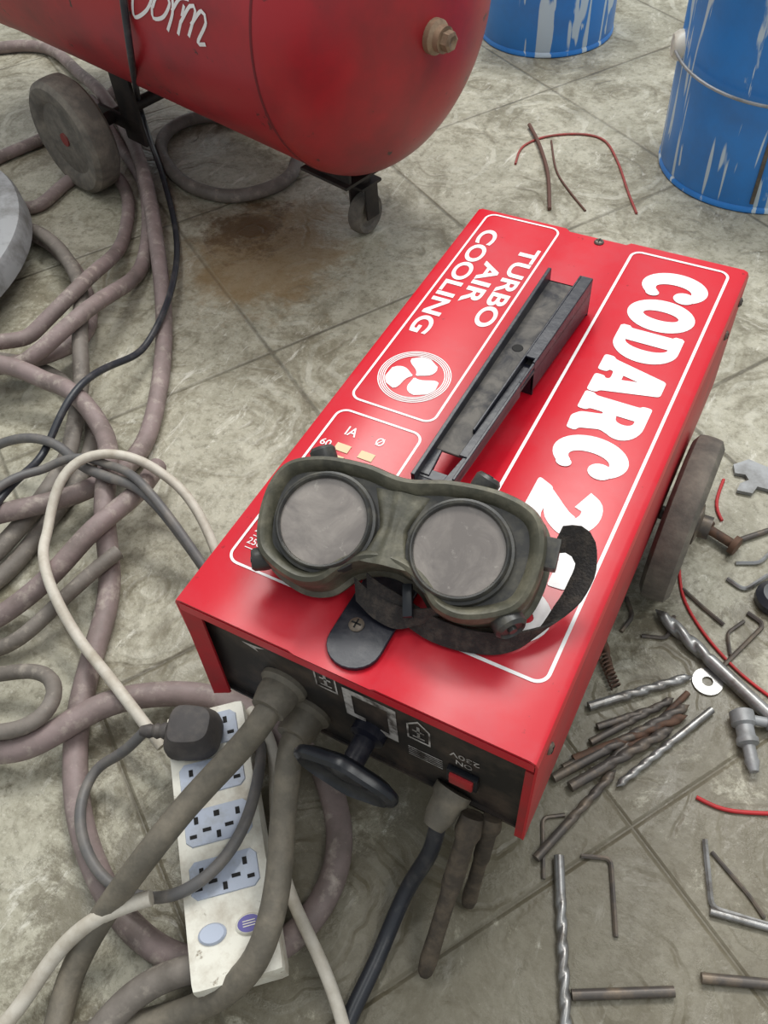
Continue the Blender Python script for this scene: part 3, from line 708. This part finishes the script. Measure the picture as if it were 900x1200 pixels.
# ------------------------------------------------------------------ buckets
def bucket(c, R, rot, label):
    B = empty('paint_bucket', c, label, 'bucket', 'blue metal paint buckets')
    Mb = Matrix.Translation(V(c)) @ Matrix.Rotation(rot, 4, 'Z')
    Hh = .31; zh = .158
    Acc().add(lathe([(.0001, .004), (R - .004, .004), (R - .001, 0), (R + .001, .002), (R + .001, .006), (R - .001, .009), (R, .012), (R + .001, .10), (R + .002, .20), (R + .003, Hh - .004), (R + .006, Hh), (R + .003, Hh + .002), (R, Hh - .004), (R - .002, .02), (.0001, .02)], 72, False), 0, Mb).obj('body', [m_bucket], B)
    sa = -90 - 8; Ms_ = Mb @ Matrix.Rotation(math.radians(-12), 4, 'Z')
    Acc().add(boxg((.005, .005, Hh - .03), (0, -R - .0005, Hh / 2), .001), 0, Ms_).obj('seam', [m_steeld], B)
    for sg in (-1, 1):
        Me = Mb @ frame(V((sg * (R + .001), 0, zh)), x=V((0, 1, 0)), z=V((sg, 0, 0)))
        Acc().add(lathe([(.018, -.002), (.018, .005), (.013, .012), (.0001, .013)], 24), 0, Me).obj('handle_ear', [m_strip], B)
    P = []
    for i in range(17):
        t_ = math.pi * i / 16; P.append(Mb @ V(((R + .012) * math.cos(t_), -(R + .014) * math.sin(t_), zh - .014 * math.sin(t_))))
    Acc().add(tubeg(relax(catmull(P, .01), 4), .0020, 8)).obj('wire_handle', [m_zinc], B)
bucket((.170, 1.030, 0), .128, math.radians(22), 'blue metal paint bucket with white paint drips and wire handle')
bucket((-.252, 1.330, 0), .113, math.radians(150), 'blue metal paint bucket with pale splashes beside the compressor')
# ------------------------------------------------------------------ hoses (draped in order)
HG = 'tangled hoses on the floor'
lab = 'long dusty pink-grey rubber hose looping over the floor tiles'
lab2 = 'dusty grey rubber hose coiled on the floor tiles'
cable('hose', [(352, 172), (340, 208), (300, 226), (262, 230), (215, 214), (188, 178), (200, 150), (240, 136), (300, 140)], .0095, m_hose2, 'short grey hose loop lying beneath the red tank', 'hose', HG)
cable('hose', [(-40, 205), (0, 184), (60, 158), (120, 120), (150, 90)], .009, m_hose1, lab2, 'hose', HG)
cable('hose', [(-40, 420), (20, 424), (72, 446), (108, 492), (100, 550), (60, 606), (10, 670), (-40, 705)], .009, m_hose2, lab2, 'hose', HG)
cable('hose', [(-60, 440), (0, 442), (60, 432), (105, 400), (100, 340), (70, 295), (30, 272), (-30, 268)], .0095, m_hose1, lab, 'hose', HG)
cable('hose', [(-40, 690), (20, 640), (70, 575), (96, 500), (104, 420), (100, 350), (70, 300), (30, 280), (-30, 290)], .009, m_hose2, lab2, 'hose', HG)
cable('hose', [(-40, 445), (40, 450), (110, 410), (150, 350), (172, 290), (170, 220), (140, 170), (110, 130)], .0095, m_hose1, lab, 'hose', HG)
cable('hose', [(-60, 250), (-10, 235), (40, 245), (80, 212), (120, 196), (150, 230), (140, 300), (110, 370), (60, 410), (0, 436), (-50, 440)], .009, m_hose1, lab, 'hose', HG)
cable('hose', [(-40, 66), (0, 56), (60, 58), (112, 110), (150, 160), (176, 230), (190, 330), (190, 430), (166, 530), (112, 590), (55, 618), (-40, 636)], .0100, m_hose1, lab, 'hose', HG)
cable('hose', [(-40, 460), (20, 460), (75, 474), (118, 506), (140, 555), (132, 620), (132, 690), (108, 770), (90, 850), (90, 940), (110, 1015), (150, 1085), (215, 1128), (300, 1125), (365, 1080), (398, 1010), (396, 950), (380, 905)], .0100, m_hose1, lab, 'hose', HG)
cable('hose', [(-40, 745), (20, 722), (80, 690), (120, 655), (170, 610), (190, 560)], .0095, m_hose1, lab2, 'hose', HG)
cable('hose', [(-40, 880), (30, 892), (80, 868), (130, 836), (190, 820), (250, 818), (300, 840), (360, 890)], .0105, m_hose1, lab, 'hose', HG)
cable('hose', [(-40, 812), (20, 802), (70, 806), (88, 835), (70, 872), (20, 882), (-40, 868)], .0065, m_hose2, 'thin grey hose curling over the floor tiles', 'hose', HG)
cable('hose', [(-40, 770), (20, 762), (60, 735), (110, 700), (150, 668)], .007, m_hose2, 'thin grey hose curling over the floor tiles', 'hose', HG)
cable('hose', [(100, 1240), (150, 1180), (200, 1148), (240, 1140)], .0095, m_hose2, lab2, 'hose', HG)
cable('cable', [(180, 178), (194, 218), (206, 270), (208, 330), (196, 385), (168, 430), (122, 484), (60, 566), (15, 640), (-40, 690)], .0040, m_cordb, 'thin black cable hanging from the tank over the grey hoses', 'cable',
      pre=[on_tank(140, -60, .006), on_tank(143, -10, .006), on_tank(150, 40, .006), on_tank(155, 76, .010), gp(164, 125, .05)])
cable('cable', [(-40, 552), (30, 544), (90, 556), (120, 590), (180, 612), (225, 655), (262, 700)], .0050, m_cordg, 'grey rubber cable crossing the hoses', 'cable')
cable('cable', [(-40, 700), (0, 640), (60, 595), (120, 580), (170, 600), (210, 640), (250, 690)], .0042, m_cordg, 'thin grey cable crossing the hoses', 'cable')
cable('cable', [(262, 672), (245, 628), (215, 594), (165, 580), (110, 592), (78, 634), (72, 688), (95, 752), (140, 812), (178, 862), (200, 890)], .0048, m_cordw, 'off-white power cord curving beside the red machine', 'cable')
cable('cable', [(300, 850), (322, 870), (330, 900), (326, 980), (345, 1060), (375, 1120), (402, 1190), (412, 1240)], .0045, m_cordw, 'off-white cord running under the power strip', 'cable')
# power strip
SC = V((.044, -.0764, 0)); sz = .0222
Ms = Matrix(((.7455, -.6667, 0, SC.x), (.6667, .7455, 0, SC.y), (0, 0, 1, sz), (0, 0, 0, 1)))
PS = empty('power_strip', SC + V((0, 0, sz)), 'dirty white four-socket power strip lying over a hose', 'power strip')
Acc().add(boxg((.061, .196, .031), (0, 0, .0155), .006), 0, Ms).obj('housing', [m_strip], PS)
def hexplate(cx, cy, w, h, z, t, c=.008):
    P = [(-w / 2 + c, -h / 2), (w / 2 - c, -h / 2), (w / 2, -h / 2 + c), (w / 2, h / 2 - c), (w / 2 - c, h / 2), (-w / 2 + c, h / 2), (-w / 2, h / 2 - c), (-w / 2, -h / 2 + c)]
    v = [V((cx + p[0], cy + p[1], z)) for p in P] + [V((cx + p[0] * .97, cy + p[1] * .97, z + t)) for p in P]
    return v, [list(range(8))[::-1], [8 + i for i in range(8)]] + [[i, (i + 1) % 8, 8 + (i + 1) % 8, 8 + i] for i in range(8)]
for yy in (.078, .042, .006, -.030):
    A = Acc().add(hexplate(0, yy, .048, .026, .0305, .0018, .004))
    zz = .0325
    for (hx, hy, w, h) in ((0, .007, .004, .004), (-.008, -.003, .006, .0025), (.008, -.003, .006, .0025), (-.015, .005, .003, .005), (.015, .005, .003, .005), (0, -.008, .003, .005), (-.018, -.006, .005, .0025), (.018, -.006, .005, .0025)):
        A.add(boxg((w, h, .0006), (hx, yy + hy, zz)), 1)
    A2 = Acc().add((A.v, A.f), 0, Ms); A2.m = A.m; A2.obj('socket', [m_sock, m_hole], PS)
for (bx_, m_b) in ((-.0125, m_sock), (.0125, m_purple)):
    A = Acc().add(lathe([(1, .030), (1, .032), (.85, .0335), (.0001, .0335)], 28, False)); A.v = [V((p.x * .0095, p.y * .0068, p.z)) for p in A.v]
    A2 = Acc().add((A.v, A.f), 0, Ms @ Matrix.Translation(V((bx_, -.066, 0))))
    if m_b is m_purple:
        A = Acc().add(lathe([(1, .0338), (.0001, .0339)], 28, False)); A.v = [V((p.x * .0078, p.y * .0054, p.z)) for p in A.v]
        A2.add((A.v, A.f), 1, Ms @ Matrix.Translation(V((bx_, -.066, 0))))
        for q_ in (-.0016, 0, .0016):
            A2.add(boxg((.0085, .0006, .0002), (bx_, -.066 + q_, .0341)), 0, Ms)
        A2.obj('badge', [m_strip, m_purple], PS)
    else: A2.obj('switch_button', [m_sock], PS)
for i in range(-5, 6):
    for j in range(-16, 17):
        p = Ms @ V((i * .006, j * .006, .033)); GRID.setdefault((int(p.x // CELL), int(p.y // CELL)), []).append((p.x, p.y, p.z, 0.0))
# plug with cord
PG = empty('power_plug', Ms @ V((-.006, .077, .0345)), 'black three-pin power plug with grey cord in the power strip', 'plug')
Mp = Ms @ Matrix.Translation(V((-.008, .074, .0347))) @ Matrix.Rotation(math.radians(-18), 4, 'Z')
def plugbody():
    v = []; f = []; n_ = 24
    for (s_, z_) in ((.92, 0), (1, .002), (1, .009), (.93, .013), (.80, .020), (.72, .023), (.5, .024)):
        for i in range(n_):
            a_ = 2 * math.pi * i / n_; c_, q_ = math.cos(a_), math.sin(a_)
            v.append(V((.021 * s_ * math.copysign(abs(c_) ** .6, c_), .020 * s_ * math.copysign(abs(q_) ** .6, q_) * (1 - .12 * c_), z_)))
    for q in range(6):
        for i in range(n_): j = (i + 1) % n_; f.append([q * n_ + i, q * n_ + j, (q + 1) * n_ + j, (q + 1) * n_ + i])
    f += [list(range(n_)), [6 * n_ + i for i in range(n_)]]
    return v, f
Acc().add(plugbody(), 0, Mp).obj('plug_body', [m_plug], PG)
Acc().add(lathe([(.006, 0), (.0065, .003), (.005, .006), (.006, .009), (.0045, .012), (.0055, .015), (.004, .022)], 16), 0, Mp @ frame(V((-.019, .0, .008)), x=V((0, 1, 0)), z=V((-1, .0, -.1)))).obj('strain_relief', [m_plug], PG)
ps = Mp @ V((-.038, 0, .006))
P = [ps, gp(142, 884, .040), gp(112, 900, .020), gp(94, 940, .022), gp(98, 990, .028), gp(124, 1034, .030), gp(165, 1052, .03), gp(214, 1046, .064), gp(256, 1016, .064), gp(285, 972, .064), gp(302, 915, .060), gp(306, 868, .03), gp(300, 838, .006)]
S = relax(catmull(P, .006), 6)
v_, f_ = tubeg(S, .0042); mk('cord', v_, f_, m_cordg, PG, label='grey power cord')
addpts(S, .0042)
cable('cable', [(-20, 1230), (30, 1185), (85, 1120), (140, 1090), (200, 1074)], .0055, m_cordw, 'off-white cord running to the power strip', 'cable')
# ------------------------------------------------------------------ metal lid at edge
pc = gp(-204, 308, .05)
p_ = Acc().add(lathe([(.0001, .066), (.18, .066), (.19, .070), (.235, .072), (.250, .070), (.254, .062), (.256, .040), (.253, .040), (.252, .060), (.245, .066), (.19, .064), (.0001, .062)], 96, False), 0, Matrix.Translation(V((pc.x, pc.y, 0)))).obj('metal_lid', [m_zinc])
tag(p_, 'round grey metal drum lid lying over the hoses', 'lid')
# ------------------------------------------------------------------ small things on the floor
DG = 'drill bits on the floor'
def drill(p0, p1, r, m=m_steel, fl=.62, label='steel twist drill bit lying on the floor tiles', lift=0):
    a_ = gp(p0[0], p0[1], r + lift); b_ = gp(p1[0], p1[1], r); d = b_ - a_; L_ = d.length; M_ = frame(a_, z=d)
    v = []; f = []; n = 16; m2 = max(20, int(L_ / .0018))
    for i in range(m2 + 1):
        t = i / m2; z = t * L_; tip = max(0, (t - (1 - 1.6 * r / L_)) / (1.6 * r / L_)) if t > 1 - 1.6 * r / L_ else 0
        for k_ in range(n):
            an = 2 * math.pi * k_ / n
            if t < 1 - fl: rr = r * .92
            else: rr = r * (.56 + .44 * abs(math.cos(an - z / r * .85)) ** .6)
            rr *= max(.06, 1 - tip)
            v.append(V((rr * math.cos(an), rr * math.sin(an), z)))
    for i in range(m2):
        for k_ in range(n): l = (k_ + 1) % n; f.append([i * n + k_, i * n + l, (i + 1) * n + l, (i + 1) * n + k_])
    f += [list(range(n)), [m2 * n + k_ for k_ in range(n)]]
    o = Acc().add((v, f), 0, M_).obj('drill_bit', [m]); tag(o, label, 'drill bit', DG); return o
dk = 'dark steel twist drill bit in a loose pile'
drill((914, 850), (768, 714), .0062, m_steel, .45, 'large steel masonry drill bit beside the machine wheel')
drill((690, 828), (812, 792), .0042, m_steel, .7)
drill((648, 912), (808, 826), .0042, m_steeld, .65, dk)
drill((668, 922), (790, 852), .0046, m_steeld, .65, dk)
drill((672, 890), (806, 838), .0040, m_rust, .6, 'rusty brown drill bit in a loose pile')
drill((834, 832), (722, 922), .0034, m_steel, .6)
drill((628, 1006), (722, 902), .0038, m_steeld, .6, 'long dark drill bit on the dirty tiles')
drill((655, 1003), (664, 1225), .0042, m_steel, .75, 'long bright steel drill bit on the tiles')
drill((692, 870), (790, 818), .0034, m_steeld, .6, dk)
drill((700, 852), (780, 826), .0034, m_steeld, .6, dk)
drill((660, 900), (770, 848), .0036, m_steeld, .6, dk)
drill((700, 905), (740, 868), .0030, m_steeld, .6, dk)
drill((716, 790), (706, 742), .0034, m_rust, .6, 'rusty brown drill bit in a loose pile')
def rod(name, px, r, m, label, cat, group=None, n=10, z=None):
    P = [gp(q[0], q[1], z or r) for q in px]; S = []
    for i, p in enumerate(P):
        if 0 < i < len(P) - 1:
            a_ = (P[i - 1] - p).normalized(); b_ = (P[i + 1] - p).normalized(); rr = min(r * 3, .006)
            for t in (0, .25, .5, .75, 1): S.append((p + a_ * rr) * (1 - t) ** 2 + p * 2 * t * (1 - t) + (p + b_ * rr) * t * t)
        else: S.append(p)
    v, f = tubeg(S, r, n); o = mk(name, v, f, m); tag(o, label, cat, group); return o
HK = 'hex keys on the floor'
kl = 'steel L-shaped hex key lying on the tiles'
rod('hex_key', [(681, 1003), (716, 1006), (722, 1098)], .0018, m_steeld, kl, 'hex key', HK, 6)
rod('hex_key', [(826, 984), (834, 1064), (900, 1084)], .0022, m_steel, kl, 'hex key', HK, 6)
rod('hex_key', [(834, 998), (880, 1052), (896, 1076)], .0015, m_steeld, kl, 'hex key', HK, 6)
rod('hex_key', [(637, 1030), (636, 958), (662, 955)], .0015, m_steeld, kl, 'hex key', HK, 6)
rod('hex_key', [(752, 745), (782, 748), (790, 722)], .0018, m_steeld, kl, 'hex key', HK, 6)
rod('hex_key', [(800, 690), (824, 712), (848, 732)], .0018, m_steeld, kl, 'hex key', HK, 6)
rod('hex_key', [(852, 678), (872, 692), (900, 674)], .0020, m_steel, kl, 'hex key', HK, 6)
rod('hex_key', [(846, 782), (896, 732), (876, 718)], .0020, m_steeld, kl, 'hex key', HK, 6)
rod('hex_key', [(734, 700), (742, 722), (728, 740)], .0020, m_steeld, kl, 'hex key', HK, 6)
rod('hex_key', [(856, 768), (852, 742), (872, 728)], .0016, m_steeld, kl, 'hex key', HK, 6)
rod('hex_key', [(862, 660), (890, 660), (910, 640)], .0018, m_steel, kl, 'hex key', HK, 6)
rod('steel_rod', [(670, 1166), (790, 1162)], .0036, m_steeld, 'dark steel rod lying on the floor tiles', 'rod')
rod('steel_rod', [(822, 1146), (930, 1156)], .0036, m_steeld, 'dark steel rod lying on the floor tiles', 'rod')
rod('steel_rod', [(832, 1068), (930, 1095)], .0028, m_steel, 'bright steel rod lying on the tiles', 'rod')
rod('steel_rod', [(690, 880), (745, 872), (806, 812)], .0026, m_rust, 'bent rusty rod among the drill bits', 'rod')
rod('steel_rod', [(858, 636), (930, 612)], .0028, m_steeld, 'dark steel rod near the machine wheel', 'rod')
# washer
c_ = gp(829, 799, .001)
o = Acc().add(lathe([(.0045, 0), (.0125, 0), (.0125, .002), (.0045, .002), (.0045, 0)], 28, False), 0, Matrix.Translation(c_ - V((0, 0, .001)))).obj('washer', [m_steel]); tag(o, 'round steel washer beside the drill bits', 'washer')
# air fitting
a_ = gp(868, 832, .009); b_ = gp(882, 896, .007)
o = Acc().add(lathe([(.006, 0), (.0095, .002), (.0095, .012), (.007, .014), (.007, .022), (.0085, .024), (.0085, .028), (.005, .030), (.005, .040), (.0058, .042), (.0035, .050)], 24), 0, frame(a_, z=b_ - a_)).add(lathe([(.004, 0), (.004, .018), (.006, .019), (.006, .026)], 16), 0, frame(a_ + (b_ - a_) * .15, z=V((1, .25, 0)))).obj('air_fitting', [m_zinc]); tag(o, 'metal air hose fitting with a side nipple on the tiles', 'fitting')
# bolt by the wheel
a_ = gp(824, 616, .009); b_ = gp(856, 636, .009)
o = Acc().add(lathe([(.009, 0), (.009, .007)], 6), 0, frame(a_, z=b_ - a_)).add(lathe([(.0045, .007), (.0045, .03), (.009, .0305), (.009, .036)], 16), 0, frame(a_, z=b_ - a_)).obj('bolt', [m_rust]); tag(o, 'rusty bolt with nut beside the wheel', 'bolt')
# spanner
kpts = [(858, 548), (876, 542), (900, 552), (925, 560), (925, 580), (902, 578), (886, 574), (880, 582), (862, 578), (866, 570), (876, 566), (872, 560), (860, 558)]
K = [gp(q[0], q[1], 0) for q in kpts]; m_k = len(K)
o = mk('spanner', [p + V((0, 0, .001)) for p in K] + [p + V((0, 0, .005)) for p in K], [list(range(m_k)), [m_k + i for i in range(m_k)]] + [[i, (i + 1) % m_k, m_k + (i + 1) % m_k, m_k + i] for i in range(m_k)], m_zinc, smooth=False); tag(o, 'worn steel spanner with open jaw on the tiles', 'spanner')
# round dark cap, coil spring
c_ = gp(906, 706, 0)
o = Acc().add(lathe([(.015, 0), (.017, .004), (.017, .010), (.012, .015), (.0001, .016)], 32), 0, Matrix.Translation(V((c_.x, c_.y, 0)))).obj('rubber_cap', [m_cordb]); tag(o, 'round black rubber cap on the tiles', 'cap')
a_ = gp(706, 768, .005); b_ = gp(722, 806, .005); M_ = frame(a_, z=b_ - a_); LL = (b_ - a_).length
v_, f_ = tubeg([M_ @ V((.004 * math.cos(t * .6), .004 * math.sin(t * .6), LL * t / 90)) for t in range(91)], .0009, 6)
o = mk('coil_spring', v_, f_, m_rust); tag(o, 'small rusty coil spring beside the machine', 'spring')
# red & brown wires
WG = 'loose red wires'
for px, r, mm in (([(604, 192), (612, 172), (640, 160), (680, 157), (708, 164), (724, 190), (736, 225), (746, 250)], .0017, m_redwd), ([(796, 668), (800, 700), (826, 744), (868, 790), (910, 822)], .0014, m_redwire), ([(816, 934), (840, 948), (872, 952), (920, 954)], .0016, m_redwire), ([(848, 562), (838, 592), (846, 610)], .0016, m_redwire)):
    cable('wire', px, r, mm, 'thin loose red wire on the floor tiles', 'wire', WG)
for px, r in (([(620, 148), (632, 172), (642, 205), (644, 245)], .0026), ([(646, 165), (652, 200), (668, 225), (686, 247)], .0014)):
    cable('wire', px, r, m_twig, 'brown stiff wire scrap on the floor tiles', 'wire')
# ------------------------------------------------------------------ light
w = bpy.data.worlds.new('world'); sc.world = w; w.use_nodes = True
w.node_tree.nodes['Background'].inputs[0].default_value = (.92, .98, 1, 1); w.node_tree.nodes['Background'].inputs[1].default_value = .54
def area(loc, rot, sx, sy, e, c=(1, 1, .96)):
    l = bpy.data.lights.new('ceiling_light', 'AREA'); l.shape = 'RECTANGLE'; l.size = sx; l.size_y = sy; l.energy = e; l.color = c
    o = bpy.data.objects.new('ceiling_light', l); o.location = loc; o.rotation_euler = rot; COL.objects.link(o)
area((-.2, 1.7, 2.6), (math.radians(-26), 0, 0), 1.8, .5, 58)
area((-.9, .6, 2.6), (math.radians(-6), math.radians(-18), 0), .4, 1.4, 16)
area((1.3, .2, 2.6), (0, math.radians(25), 0), .4, 1.6, 15)
